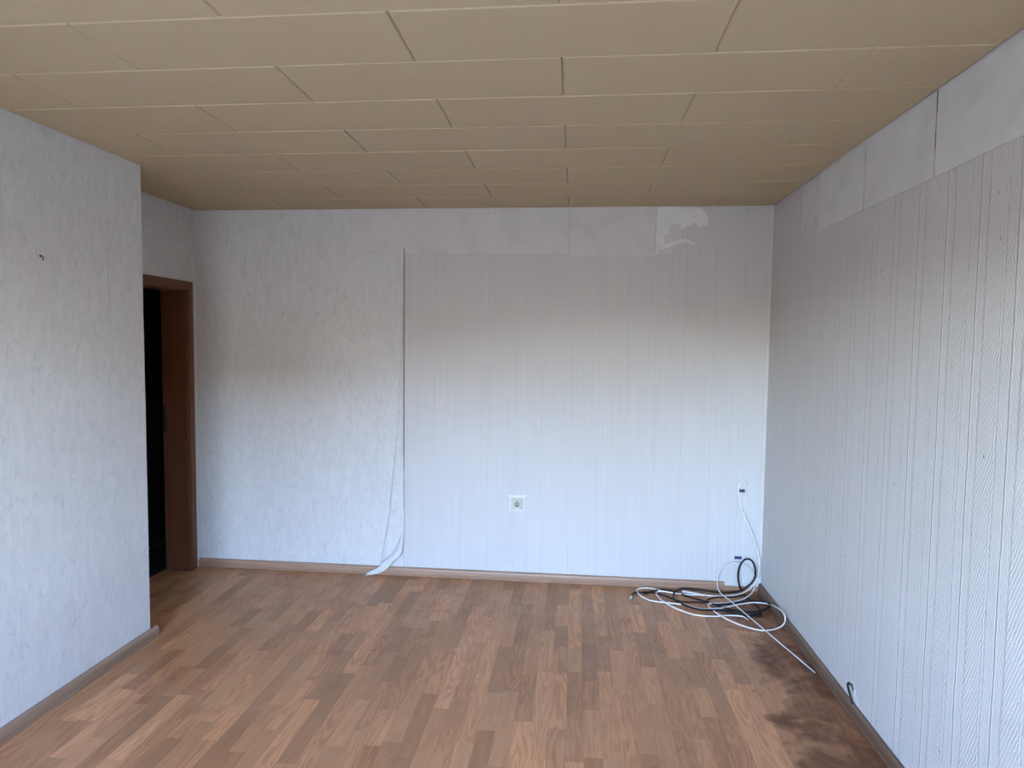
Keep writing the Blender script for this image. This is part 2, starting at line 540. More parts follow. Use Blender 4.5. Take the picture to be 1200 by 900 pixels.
M['front'] = simple('window_wall_bounce_brown', (0.34, 0.25, 0.19), 0.8)  # unseen wall; brown made up to cut and warm the bounced light
M['window_frame'] = simple('white_window_frame', (0.75, 0.75, 0.74), 0.4, 0.5, 0.0, 0.03)

# ------------------------------------------------------------------ structure: slabs and walls
T = 0.22
floor = struct(boxes('floor', [(-5.0, XR + T, YF - T, 7.2, -0.20, -0.008)], M['subfloor']))
ceiling = struct(boxes('ceiling', [(-5.0, XR + T, YF - T, 7.2, H + 0.012, H + 0.25)], M['groove']))
TOP = H + 0.012
wall_back = struct(boxes('wall_back', [(XL - 0.19, XR + T, D, D + T, -0.008, TOP)], M['wall']))
wall_right = struct(boxes('wall_right', [(XR, XR + T, YF - T, D, -0.008, TOP)], M['wall']))
wall_left = struct(boxes('wall_left', [(XL - 0.19, XP, YF - T, YE, -0.008, H)], M['wall']))
DY0, DY1, DZ = 3.458, 4.298, 1.987        # door opening in the recess wall
wall_recess = struct(boxes('wall_recess', [(XL - 0.19, XL, YE, DY0 - 0.02, -0.008, TOP), (XL - 0.19, XL, DY1 + 0.02, D, -0.008, TOP), (XL - 0.19, XL, DY0 - 0.02, DY1 + 0.02, DZ + 0.02, TOP)], M['wall']))

def wall_with_openings(name, mat):
    xs = sorted(OPENINGS)
    lst = []
    x = XP
    for x0, x1, z0, z1 in xs:
        lst.append((x, x0, YF - T, YF, -0.008, TOP))
        if z0 > 0.0:
            lst.append((x0, x1, YF - T, YF, -0.008, z0))
        lst.append((x0, x1, YF - T, YF, z1, TOP))
        x = x1
    lst.append((x, XR, YF - T, YF, -0.008, TOP))
    return struct(boxes(name, lst, mat))
wall_front = wall_with_openings('wall_front', M['front'])
for i, (x0, x1, z0, z1) in enumerate(OPENINGS):
    wobj = struct(empty('window_%d' % (i + 1), ((x0 + x1) / 2, YF - 0.12, z0)))  # window_2 is added to brighten the left wall
    cx, cz = (x0 + x1) / 2, z0
    def rel(b):
        return (b[0] - cx, b[1] - cx, b[2] - (YF - 0.12), b[3] - (YF - 0.12), b[4] - cz, b[5] - cz)
    fr = 0.055
    bevel_box('frame_stile', rel((x0, x0 + fr, YF - 0.15, YF - 0.09, z0, z1)), M['window_frame'], wobj, 0.004)
    bevel_box('frame_stile', rel((x1 - fr, x1, YF - 0.15, YF - 0.09, z0, z1)), M['window_frame'], wobj, 0.004)
    bevel_box('frame_rail', rel((x0 + fr, x1 - fr, YF - 0.15, YF - 0.09, z0, z0 + fr)), M['window_frame'], wobj, 0.004)
    bevel_box('frame_rail', rel((x0 + fr, x1 - fr, YF - 0.15, YF - 0.09, z1 - fr, z1)), M['window_frame'], wobj, 0.004)

# dark hall behind the open door
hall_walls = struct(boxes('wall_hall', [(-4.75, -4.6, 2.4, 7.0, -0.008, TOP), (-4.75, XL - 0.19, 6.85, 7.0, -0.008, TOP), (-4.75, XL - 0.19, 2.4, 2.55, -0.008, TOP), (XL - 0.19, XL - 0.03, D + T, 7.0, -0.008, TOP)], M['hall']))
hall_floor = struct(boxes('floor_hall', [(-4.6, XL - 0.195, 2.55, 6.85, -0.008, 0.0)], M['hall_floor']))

# outside: short added eave, unseen, street, unseen row of houses opposite
added_eave_slab = struct(boxes('added_roof_eave', [(-6.0, 6.0, -1.15, -0.82, 2.62, 2.80)], M['exterior']))
ground = struct(boxes('ground_street', [(-90, 90, -90, -0.9, -3.4, -3.2)], M['street']))
opposite = struct(boxes('unseen_building_opposite', [(-90, -8, -48, -36, -3.2, 3.5), (-8, 0, -48, -36, -3.2, 3.5 + 1.2), (0, 28, -48, -36, -3.2, 3.5 + 3.4), (28, 90, -48, -36, -3.2, 3.5)], M['opposite']))  # unseen; stepped roof heights shaped to cut the window light

# ------------------------------------------------------------------ ceiling panels, each a chamfered board
panel_cache = {}
def panel_mesh(lx, ly):
    key = (round(lx, 4), round(ly, 4))
    if key in panel_cache:
        return panel_cache[key]
    g, ch, dp, th = 0.0008, 0.0046, 0.0042, 0.011
    x0, x1, y0, y1 = g, lx - g, g, ly - g
    V = [(x0, y0, th), (x1, y0, th), (x1, y1, th), (x0, y1, th),
         (x0, y0, dp), (x1, y0, dp), (x1, y1, dp), (x0, y1, dp),
         (x0 + ch, y0 + ch, 0), (x1 - ch, y0 + ch, 0), (x1 - ch, y1 - ch, 0), (x0 + ch, y1 - ch, 0)]
    F = [(0, 1, 2, 3), (8, 11, 10, 9)]
    for i in range(4):
        j = (i + 1) % 4
        F += [(i, i + 4, j + 4, j), (i + 4, i + 8, j + 8, j + 4)]
    me = bpy.data.meshes.new('ceiling_panel')
    me.from_pydata(V, [], [tuple(reversed(f)) for f in F])
    me.update()
    me.materials.append(M['ceiling'])
    panel_cache[key] = me
    return me

YB = D - 0.003
r = 0
while YB - r * PANEL_W > YF:
    ya, yb = max(YF + 0.004, D - (r + 1) * PANEL_W), D - r * PANEL_W - (0.004 if r == 0 else 0)
    xlo, xhi = XL + 0.004, XR - 0.006
    j0 = 0 if r % 2 == 0 else 1
    cuts = sorted(PANEL_X0 + (j0 + 2 * j) * PANEL_L / 2 for j in range(-6, 6))
    cuts = [xlo] + [c for c in cuts if xlo + 0.03 < c < xhi - 0.03] + [xhi]
    for a, b in zip(cuts, cuts[1:]):
        if yb < YE - 0.02 and b < XP - 0.01:
            continue
        o = bpy.data.objects.new('ceiling_panel', panel_mesh(b - a, yb - ya))
        COL.objects.link(o)
        o.location = (a, ya, H + random.uniform(0.0, 0.0006))
        o.rotation_euler = (random.uniform(-1, 1) * 0.0012, random.uniform(-1, 1) * 0.0006, 0)
        o.parent = ceiling
    r += 1

# ------------------------------------------------------------------ laminate strips
SW = 0.0745
LENGTHS = [0.255, 0.30, 0.345, 0.40, 0.47]
strip_cache = {}
def strip_vf(w, l):
    g, c, z0, z1 = 0.00012, 0.0004, -0.007, 0.0
    x0, x1, y0, y1 = g, w - g, g, l - g
    V = [(x0, y0, z0), (x1, y0, z0), (x1, y1, z0), (x0, y1, z0),
         (x0, y0, z1 - c), (x1, y0, z1 - c), (x1, y1, z1 - c), (x0, y1, z1 - c),
         (x0 + c, y0 + c, z1), (x1 - c, y0 + c, z1), (x1 - c, y1 - c, z1), (x0 + c, y1 - c, z1)]
    F = [(3, 2, 1, 0), (8, 9, 10, 11)]
    for i in range(4):
        j = (i + 1) % 4
        F += [(i, j, j + 4, i + 4), (i + 4, j + 4, j + 8, i + 8)]
    return V, F
def strip_mesh(w, l):
    key = (round(w, 4), round(l, 4))
    if key not in strip_cache:
        V, F = strip_vf(w, l)
        me = bpy.data.meshes.new('floor_strip')
        me.from_pydata(V, [], F)
        me.update()
        me.materials.append(M['floor'])
        strip_cache[key] = me
    return strip_cache[key]

cam_inv = cam.matrix_world.inverted()
def project(p):
    q = cam_inv @ Vector(p)
    if q.z > -0.1:
        return None
    f = 761.0673
    return 600 + f * q.x / -q.z, 450 - f * q.y / -q.z

strips = []
x = XL - 0.225 - 0.02
x = -0.012 - SW * 40
rs = random.Random(21)
while x < XR:
    xa, xb = max(x, XL - 0.195), min(x + SW, XR)
    if xb - xa > 0.004:
        ystart = YF if (xa + xb) / 2 > XP else (YE if (xa + xb) / 2 > XL else DY0)
        yend = D if (xa + xb) / 2 > XL else DY1
        y = ystart - rs.uniform(0, 0.4)
        while y < yend:
            l = rs.choice(LENGTHS)
            ya, yb = max(y, ystart), min(y + l, yend)
            if yb - ya > 0.02:
                rr = rs.random()
                light = rs.betavariate(2.4, 1.9)
                if rr < 0.16:
                    light *= 0.35
                tone = (light, rs.random(), rs.random(), 1.0)
                c = project(((xa + xb) / 2, (ya + yb) / 2, 0))
                seen = c is not None and -30 < c[0] < 1230 and c[1] < 925
                strips.append((xa, xb, ya, yb, tone, seen, c[1] if c else 9999))
            y += l
    x += SW
vis = sorted([s for s in strips if s[5]], key=lambda s: -s[6])
chosen = set(id(s) for s in vis[:300])
V, F, TON = [], [], []
for s in strips:
    xa, xb, ya, yb, tone = s[:5]
    if id(s) in chosen:
        o = bpy.data.objects.new('floor_strip', strip_mesh(xb - xa, yb - ya))
        COL.objects.link(o)
        o.location = (xa, ya, 0)
        o.color = tone
        o.parent = floor
    else:
        v, f = strip_vf(xb - xa, yb - ya)
        base = len(V)
        V += [(a + xa, b + ya, c) for a, b, c in v]
        F += [tuple(i + base for i in q) for q in f]
        TON += [tone] * len(f)
far = mesh_obj('floor_strips', V, F, M['floor_far'], floor)
far['kind'] = 'stuff'
at = far.data.attributes.new('tone', 'FLOAT_COLOR', 'FACE')
for i, t in enumerate(TON):
    at.data[i].color = t

# ------------------------------------------------------------------ wallpaper: every length of paper is its own sheet
PT = 0.0012
def sheet(name, parent, plane, u0, u1, z0, z1, mat, lift=0.0, edge=0.0, seed=1, nz=14, nu=4, skew=0.0):
    """paper sheet on a wall: plane 'back' (Y = D), 'right' (X = XR), 'left' (X = XP), 'recess' (X = XL)"""
    rn = random.Random(seed)
    V = []
    jit = [(rn.uniform(-1, 1) * edge, rn.uniform(-1, 1) * edge) for _ in range(nz + 1)]
    jtop = [rn.uniform(-1, 1) * edge for _ in range(nu + 1)]
    jbot = [rn.uniform(-1, 1) * edge for _ in range(nu + 1)]
    for layer in (0, 1):
        for i in range(nz + 1):
            for j in range(nu + 1):
                fu, fz = j / nu, i / nz
                u = u0 + jit[i][0] + (u1 + jit[i][1] - u0 - jit[i][0]) * fu
                z = z0 + jbot[j] + (z1 + jtop[j] - z0 - jbot[j]) * fz + skew * (fu - 0.5)
                d = (PT + lift) if layer else 0.0
                if plane == 'back':
                    V.append((u, D - d, z))
                elif plane == 'right':
                    V.append((XR - d, u, z))
                elif plane == 'left':
                    V.append((XP + d, u, z))
                else:
                    V.append((XL + d, u, z))
    n1 = (nz + 1) * (nu + 1)
    F = []
    idx = lambda l, i, j: l * n1 + i * (nu + 1) + j
    for i in range(nz):
        for j in range(nu):
            F.append((idx(1, i, j), idx(1, i, j + 1), idx(1, i + 1, j + 1), idx(1, i + 1, j)))
    for i in range(nz):
        F.append((idx(0, i, 0), idx(1, i, 0), idx(1, i + 1, 0), idx(0, i + 1, 0)))
        F.append((idx(1, i, nu), idx(0, i, nu), idx(0, i + 1, nu), idx(1, i + 1, nu)))
    for j in range(nu):
        F.append((idx(0, 0, j), idx(0, 0, j + 1), idx(1, 0, j + 1), idx(1, 0, j)))
        F.append((idx(1, nz, j), idx(1, nz, j + 1), idx(0, nz, j + 1), idx(0, nz, j)))
    if plane in ('left', 'recess'):
        pass
    o = mesh_obj(name, V, F, mat, parent)
    import bmesh
    bm = bmesh.new()
    bm.from_mesh(o.data)
    bmesh.ops.recalc_face_normals(bm, faces=bm.faces)
    bm.to_mesh(o.data)
    bm.free()
    return o

G = 0.0009
ZT = H + 0.004
EX = -1.181                                   # loose edge where the two papers meet
for i, (a, b) in enumerate(((XL + 0.001, -2.132), (-2.132, -1.562), (-1.562, EX - 0.003))):
    sheet('wallpaper_strip', wall_back, 'back', a + G, b - G, 0.0, ZT if i < 2 else 2.245, M['feather_x'], 0.0, 0.0004, 10 + i)
cols = [EX + 0.003, -0.78, -0.382, 0.15, 0.68, XR - 0.001]
for i, (a, b) in enumerate(zip(cols, cols[1:])):
    top = 2.243 if b <= 0.2 else (2.228 if a < 0.4 else ZT)
    if a < 0.2 < b:
        top = 2.236
    sheet('wallpaper_strip', wall_back, 'back', a + 0.0003, b - 0.0003, 0.0, top, M['stripe_x'], 0.0, 0.0002, 20 + i)
# paper pieces under the ceiling on the back wall
sheet('wallpaper_piece', wall_back, 'back', -1.562 + G, -0.562, 2.247, ZT, M['band_x'], 0.0006, 0.0012, 31, 6)
sheet('wallpaper_piece', wall_back, 'back', -0.560, -0.058, 2.245, ZT, M['band_x'], 0.0006, 0.0012, 32, 6)
sheet('wallpaper_piece', wall_back, 'back', -0.050, 0.508, 2.233, ZT, M['band_x'], 0.0022, 0.002, 33, 6)
sheet('wallpaper_piece', wall_back, 'back', 0.514, 0.68, 2.240, ZT, M['band_x'], 0.0002, 0.001, 34, 6)

def blob(name, parent, plane, pts, mat, depth):
    """flat torn patch with a ragged outline; pts = (u, z) outline"""
    n = len(pts)
    V = []
    for d in (0.0, depth):
        for u, z in pts:
            V.append((u, D - d, z) if plane == 'back' else (XR - d, u, z))
    F = [tuple(range(n, 2 * n))] + [(i, (i + 1) % n, (i + 1) % n + n, i + n) for i in range(n)]
    o = mesh_obj(name, V, F, mat, parent)
    import bmesh
    bm = bmesh.new()
    bm.from_mesh(o.data)
    bmesh.ops.recalc_face_normals(bm, faces=bm.faces)
    bmesh.ops.triangulate(bm, faces=[f for f in bm.faces if len(f.verts) > 4])
    bm.to_mesh(o.data)
    bm.free()
    return o

def ragged(pts, amp, seed, n=5):
    rn = random.Random(seed)
    out = []
    for (a, b), (c, d) in zip(pts, pts[1:] + pts[:1]):
        for k in range(n):
            t = k / n
            out.append((a + (c - a) * t + rn.uniform(-amp, amp), b + (d - b) * t + rn.uniform(-amp, amp)))
    return out

# bare filler where the paper was torn off, in streaks
blob('torn_patch', wall_back, 'back', ragged([(0.520, 2.542), (0.800, 2.543), (0.838, 2.50), (0.855, 2.43), (0.80, 2.415), (0.765, 2.45), (0.72, 2.425), (0.685, 2.40), (0.66, 2.435), (0.61, 2.43), (0.60, 2.375), (0.565, 2.36), (0.575, 2.31), (0.540, 2.28), (0.515, 2.235)], 0.006, 5), M['patch'], 0.0032)
blob('torn_patch', wall_back, 'back', ragged([(0.545, 2.285), (0.62, 2.318), (0.69, 2.338), (0.73, 2.335), (0.775, 2.305), (0.76, 2.300), (0.715, 2.318), (0.66, 2.312), (0.60, 2.290), (0.55, 2.268)], 0.003, 6, 3), M['patch'], 0.0030)

# right wall: older band above, striped paper below
bandz = 2.243
bcuts = [3.597, 3.066, 2.495, 1.95, 1.40, 0.85, 0.30, YF + 0.001]
sheet('wallpaper_strip', wall_right, 'right', 3.605, D - 0.003, 0.0, ZT, M['stripe_y'], 0.0, 0.0008, 41)
for i, (a, b) in enumerate(zip(bcuts, bcuts[1:])):
    sheet('wallpaper_piece', wall_right, 'right', b + 0.0035, a - 0.0035, bandz + 0.002, ZT, M['band_y'], 0.0018, 0.0026, 50 + i, 8)
ycuts = [3.605, 3.066, 2.519, 1.95, 1.42, 0.89, 0.36, YF + 0.001]
for i, (a, b) in enumerate(zip(ycuts, ycuts[1:])):
    sheet('wallpaper_strip', wall_right, 'right', b + 0.0004, a - 0.0004, 0.0, bandz, M['stripe_y'], 0.0, 0.0004, 60 + i)
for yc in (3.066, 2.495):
    boxes('seam_shade', [(XR - 0.0010, XR - 0.0002, yc - 0.006, yc + 0.006, bandz + 0.004, H)], M['seam'], wall_right)  # dark strips standing for the shade inside the open cracks
blob('torn_patch', wall_right, 'right', ragged([(3.86, 2.545), (3.60, 2.545), (3.605, 2.44), (3.62, 2.30), (3.66, 2.36), (3.69, 2.27), (3.72, 2.33), (3.76, 2.25), (3.80, 2.34), (3.85, 2.30), (3.87, 2.42)], 0.008, 9), M['band_y'], 0.0030)

# near left wall: plain feather paper with a slightly bulging free edge
lcuts = [YE, 3.01, 2.42, 1.89, 1.36, 0.83, 0.30, YF + 0.001]
for i, (a, b) in enumerate(zip(lcuts, lcuts[1:])):
    sheet('wallpaper_strip', wall_left, 'left', b + G, a - (G if i else -0.004), 0.0, H - 0.001, M['feather_y'], 0.0, 0.0012 if i == 0 else 0.0006, 70 + i)
mesh_obj('wallpaper_strip', [(XL, YE + 0.0, 0.0), (XP + 0.001, YE + 0.0, 0.0), (XP + 0.001, YE + 0.0, H), (XL, YE + 0.0, H),
                             (XL, YE + 0.002, 0.0), (XP + 0.001, YE + 0.002, 0.0), (XP + 0.001, YE + 0.002, H), (XL, YE + 0.002, H)],
         [(4, 7, 6, 5), (0, 4, 5, 1), (1, 5, 6, 2), (2, 6, 7, 3)], M['feather_x'], wall_left)
# recess wall above and beside the door
sheet('wallpaper_strip', wall_recess, 'recess', 3.957 + G, D - 0.002, DZ + 0.05, ZT, M['feather_y'], 0.0, 0.0004, 80, 6)
sheet('wallpaper_strip', wall_recess, 'recess', YE + 0.003, 3.957 - G, DZ + 0.05, ZT, M['feather_y'], 0.0, 0.0004, 81, 6)
sheet('wallpaper_strip', wall_recess, 'recess', DY1 + 0.053, D - 0.002, 0.0, DZ + 0.049, M['feather_y'], 0.0, 0.0004, 82, 6)
sheet('wallpaper_strip', wall_recess, 'recess', YE + 0.003, DY0 - 0.05, 0.0, DZ + 0.049, M['feather_y'], 0.0, 0.0004, 83, 6)

sheet('corner_overlap', wall_back, 'back', XR - 0.016, XR - 0.0014, 0.0, ZT, M['band_x'], 0.0009, 0.0018, 90, 30, 1)
sheet('corner_overlap', wall_recess, 'recess', D - 0.018, D - 0.0014, 0.0, ZT, M['band_y'], 0.0009, 0.0012, 91, 30, 1)

# ------------------------------------------------------------------ loose wallpaper hanging along the seam
def strip_surface(name, rows, mat, parent=None, thick=0.0008):
    """rows: list of point lists (same length) forming a paper surface, thickened"""
    n = len(rows[0])
    V = [Vector(p) for r_ in rows for p in r_]
    F = []
    for i in range(len(rows) - 1):
        for j in range(n - 1):
            a = i * n + j
            F.append((a, a + 1, a + n + 1, a + n))
    o = mesh_obj(name, V, F, mat, parent, smooth=True)
    s = o.modifiers.new('thickness', 'SOLIDIFY')
    s.thickness = thick
    s.offset = 0
    return o

loose = empty('loose_wallpaper', (EX, D - 0.004, 0.0))
tag(loose, 'long loose wallpaper edge peeling off the back wall, torn end curling over the baseboard', 'wallpaper')
lo = Vector((EX, D - 0.004, 0.0))
def rl(p):
    return Vector(p) - lo
def interp(tab, z):
    for (za, va), (zb, vb) in zip(tab, tab[1:]):
        if za >= z >= zb:
            return va + (vb - va) * (za - z) / (za - zb)
    return tab[-1][1] if z < tab[-1][0] else tab[0][1]
CREASE = [(2.29, -1.190), (1.65, -1.200), (1.05, -1.226), (0.445, -1.287), (0.106, -1.342), (0.0, -1.36)]
EDGE = [(2.29, -1.184), (1.60, -1.186), (1.05, -1.183), (0.60, -1.176), (0.322, -1.173), (0.209, -1.220), (0.154, -1.261), (0.117, -1.303), (0.092, -1.331), (0.06, -1.345)]
LIFT = [(2.29, 0.002), (1.6, 0.005), (1.05, 0.008), (0.45, 0.013), (0.1, 0.015), (0.0, 0.015)]
rows = []
NZ = 60
for i in range(NZ + 1):
    z = 2.285 - (2.285 - 0.085) * i / NZ
    xc, xe, lf = interp(CREASE, z), interp(EDGE, z), interp(LIFT, z)
    xe += 0.0012 * math.sin(z * 19) + 0.0008 * math.sin(z * 47)
    row = []
    for j in range(8):
        q = j / 7
        row.append(rl((xc + (xe - xc) * q, D - PT - 0.0006 - lf * (q ** 1.3) - 0.0035 * math.sin(q * math.pi) * (lf / 0.015), z)))
    rows.append(row)
strip_surface('peeled_edge', rows, M['feather_x'], loose)
outer = [(-1.173, 4.396, 0.319), (-1.180, 4.386, 0.241), (-1.188, 4.378, 0.164), (-1.235, 4.372, 0.114), (-1.271, 4.368, 0.071), (-1.313, 4.362, 0.036), (-1.367, 4.358, 0.014), (-1.422, 4.355, 0.003)]
inner = [(-1.173, 4.396, 0.325), (-1.220, 4.386, 0.209), (-1.261, 4.380, 0.154), (-1.303, 4.376, 0.117), (-1.329, 4.370, 0.093), (-1.344, 4.362, 0.067), (-1.385, 4.358, 0.042), (-1.422, 4.355, 0.030)]
po, pi_ = catmull(outer, 4), catmull(inner, 4)
rows = []
for i, (a, b) in enumerate(zip(po, pi_)):
    f = i / (len(po) - 1)
    row = []
    for j in range(7):
        q = j / 6
        fold = (0.012 * math.sin(q * math.pi * (1.0 + f)) + 0.006 * math.sin(q * 7.0 + f * 14.0)) * math.sin(math.pi * min(1, f * 1.15 + 0.05))
        row.append(rl(b + (a - b) * q + Vector((0, -abs(fold), 0))))
    rows.append(row)
strip_surface('curled_end', rows, M['paper_back'], loose)
rows = []
for i in range(7):
    t = i / 6
    c = Vector((-1.400 - 0.030 * t, 4.345 - 0.006 * math.sin(t * 3), 0.032 - 0.016 * t))
    rows.append([rl(c + Vector((0.010 * q, -0.010 * abs(q), 0.014 * q))) for q in (-1, -0.4, 0.3, 1)])
strip_surface('torn_tip', rows, M['paper_back'], loose)
# dark strip painted for the shade in the gap beside the peeled edge
boxes('seam_shade', [(EX - 0.0015, EX + 0.0045, D - 0.0018, D - 0.0004, 0.33, 2.284)], M['seam'], wall_back)

# ------------------------------------------------------------------ baseboards
PROF = [(0.0, 0.0), (0.021, 0.0), (0.021, 0.008), (0.0165, 0.0105), (0.0165, 0.018), (0.0185, 0.021), (0.0180, 0.040), (0.0150, 0.051), (0.0095, 0.057), (0.004, 0.058), (0.0, 0.058)]
wp = PT + 0.0006
bb = struct(sweep_profile('baseboard_back', PROF, (XL + 0.002, D - wp, 0.0005), (1.022, D - wp, 0.0005), (0, -1, 0), M['base_x']))
core = sweep_profile('baseboard_core', [(0, 0), (0.013, 0), (0.013, 0.028), (0.011, 0.030), (0, 0.030)], (1.0222, D - wp, 0.0005), (XR - 0.024, D - wp, 0.0005), (0, -1, 0), M['base_x'], bb)
br = struct(sweep_profile('baseboard_right', PROF, (XR - wp, D - 0.004, 0.0005), (XR - wp, YF + 0.002, 0.0005), (-1, 0, 0), M['base_dirty']))
bl = struct(sweep_profile('baseboard_left', [(a * 1.18, b) for a, b in PROF], (XP + wp, YE + 0.046, 0.0005), (XP + wp, YF + 0.002, 0.0005), (1, 0, 0), M['base_y']))

# ------------------------------------------------------------------ door frame
door = struct(empty('door_1', (XL, (DY0 + DY1) / 2, 0.0)))
dl = Vector(door.location)
def rb(x0, x1, y0, y1, z0, z1):
    return (x0 - dl.x, x1 - dl.x, y0 - dl.y, y1 - dl.y, z0 - dl.z, z1 - dl.z)
CW = 0.058
XB = XL - 0.19
for s, y in ((1, DY1), (-1, DY0)):
    a, b = (y, y + CW) if s > 0 else (y - CW, y)
    bevel_box('casing', rb(XL, XL + 0.014, a, b, 0.001, DZ + CW), M['door_z'], door, 0.004, 3)
    a, b = (y, y + 0.02) if s > 0 else (y - 0.02, y)
    bevel_box('jamb', rb(XB, XL + 0.006, a, b, 0.001, DZ), M['door_z'], door, 0.0015)
    a, b = (y - 0.011, y) if s > 0 else (y, y + 0.011)
    bevel_box('door_stop', rb(XB + 0.045, XL + 0.002, a, b, 0.001, DZ - 0.011), M['door_z'], door, 0.003, 3)
bevel_box('head_casing', rb(XL, XL + 0.014, DY0, DY1, DZ, DZ + CW), M['door_y'], door, 0.004, 3)
bevel_box('head_jamb', rb(XB, XL + 0.006, DY0, DY1, DZ, DZ + 0.02), M['door_y'], door, 0.0015)
bevel_box('head_stop', rb(XB + 0.045, XL + 0.002, DY0, DY1, DZ - 0.011, DZ), M['door_y'], door, 0.003, 3)
sp = bevel_box('strike_plate', rb(XB - 0.001, XB + 0.024, DY1 - 0.003, DY1, 0.990, 1.175), M['dark_steel'], door, 0.001)
sp['label'] = 'dark metal strike plate in the door jamb'
strip = bevel_box('threshold_strip', (-3.325, -3.298, 3.6, 5.6, 0.0005, 0.005), M['steel'], None, 0.002)
tag(strip, 'thin pale metal strip on the dark hall floor beyond the doorway', 'floor strip')

# ------------------------------------------------------------------ wall socket
SX, SZ = -0.382, 0.5385
sock = empty('wall_socket', (SX, D - PT, SZ))
tag(sock, 'square aged white power socket low on the striped back wall', 'socket')
def rsb(x0, x1, d0, d1, z0, z1):
    return (x0, x1, -d1, -d0, z0, z1)
S = 0.0435
# frame as four bars with a bevel
fr = boxes('cover_frame', [rsb(-S, S, 0, 0.009, S - 0.014, S), rsb(-S, S, 0, 0.009, -S, -S + 0.014), rsb(-S, -S + 0.014, 0, 0.009, -S + 0.014, S - 0.014), rsb(S - 0.014, S, 0, 0.009, -S + 0.014, S - 0.014)], M['white_plastic'], sock)
m_ = fr.modifiers.new('bevel', 'BEVEL'); m_.width = 0.003; m_.segments = 2
disc = []
n = 32
ri, ro = 0.0198, 0.0295
V, F = [], []
for k in range(n):
    a = 2 * math.pi * (k + 0.5) / n
    c, s = math.cos(a), math.sin(a)
    q = ro / max(abs(c), abs(s))
    for d, rr in ((0.0085, None), (0.0160, 'e'), (0.0155, ri), (0.0015, ri * 0.96)):
        if rr is None:
            V.append((c * q, -d, s * q))
        elif rr == 'e':
            V.append((c * (q - 0.003), -d, s * (q - 0.003)))
        else:
            V.append((c * rr, -d, s * rr))
for k in range(n):
    for l in range(3):
        a, b = k * 4 + l, ((k + 1) % n) * 4 + l
        F.append((a, b, b + 1, a + 1))
F.append(tuple(k * 4 + 3 for k in range(n)))
ins = mesh_obj('socket_insert', V, F, M['white_plastic'], sock)
ins.data.materials.append(M['recess'])
for p_ in ins.data.polygons:
    if p_.index % 3 == 2 or p_.index == len(ins.data.polygons) - 1:
        p_.material_index = 1
for dx in (-0.0095, 0.0095):
    disc_stack('pin_hole', (dx, -0.0016, 0), (0, -1, 0), [(0, 0.0036), (0.0008, 0.0036)], M['black_hole'], ins, 12)
disc_stack('screw', (0, -0.0016, 0), (0, -1, 0), [(0, 0.0036), (0.0014, 0.0036), (0.002, 0.0028)], M['steel'], ins, 12)
for sgn in (-1, 1):
    boxes('earth_clip', [rsb(-0.0050, 0.0050, 0.0016, 0.0130, min(sgn * 0.0145, sgn * 0.0188), max(sgn * 0.0145, sgn * 0.0185))], M['dark_steel'], ins)
# paper torn back around the socket
tear = [(-0.064, 0.052), (-0.060, 0.062), (-0.040, 0.055), (0.0, 0.058), (0.038, 0.056), (0.062, 0.064), (0.065, 0.056), (0.052, 0.046), (0.050, -0.05), (-0.050, -0.05), (-0.051, 0.044)]
blob('torn_paper', wall_back, 'back', ragged([(SX + a, SZ + b) for a, b in tear], 0.0012, 12, 2), M['patch'], 0.0018)

# ------------------------------------------------------------------ nails and hook
def nail(loc, axis, label, size=0.0035, length=0.018, name='nail', drop=0.0):
    root = empty(name, loc)
    ax = Vector(axis)
    tag(root, label, 'hook' if name == 'wall_hook' else 'nail')
    tip = ax * length + Vector((0, 0, -drop))
    tube('shank', [(0, 0, 0), tip * 0.5, tip], size * 0.45, M['dark_steel'], root, 8, 2)
    disc_stack('head', tip, ax, [(-0.001, size * 0.6), (0, size), (0.0015, size), (0.0022, size * 0.6)], M['dark_steel'], root, 12)
    return root
nail((-2.292, D - PT, 1.953), (0, -1, 0), 'small dark nail in the back wall nearest the door frame')
nail((-2.043, D - PT, 1.835), (0, -1, 0), 'small dark nail in the back wall, left of the pair at equal height')
nail((-1.795, D - PT, 1.836), (0, -1, 0), 'small dark nail in the back wall, right of the pair at equal height')
nail((-1.549, D - PT, 1.655), (0, -1, 0), 'small dark nail in the back wall nearest the loose wallpaper edge')
hook = empty('wall_hook', (XP + PT, 2.603, 1.982))
tag(hook, 'small dark metal screw hook in the near left wall', 'hook')
tube('shank', [(0, 0, 0.006), (0.008, 0, 0.006), (0.012, 0, 0.003), (0.013, 0.001, -0.003), (0.012, 0.002, -0.009), (0.009, 0.003, -0.012)], 0.0022, M['dark_steel'], hook, 8, 4)
disc_stack('collar', (0.0, 0, 0.006), (1, 0, 0), [(0, 0.0048), (0.003, 0.0048), (0.0042, 0.004)], M['dark_steel'], hook, 14)

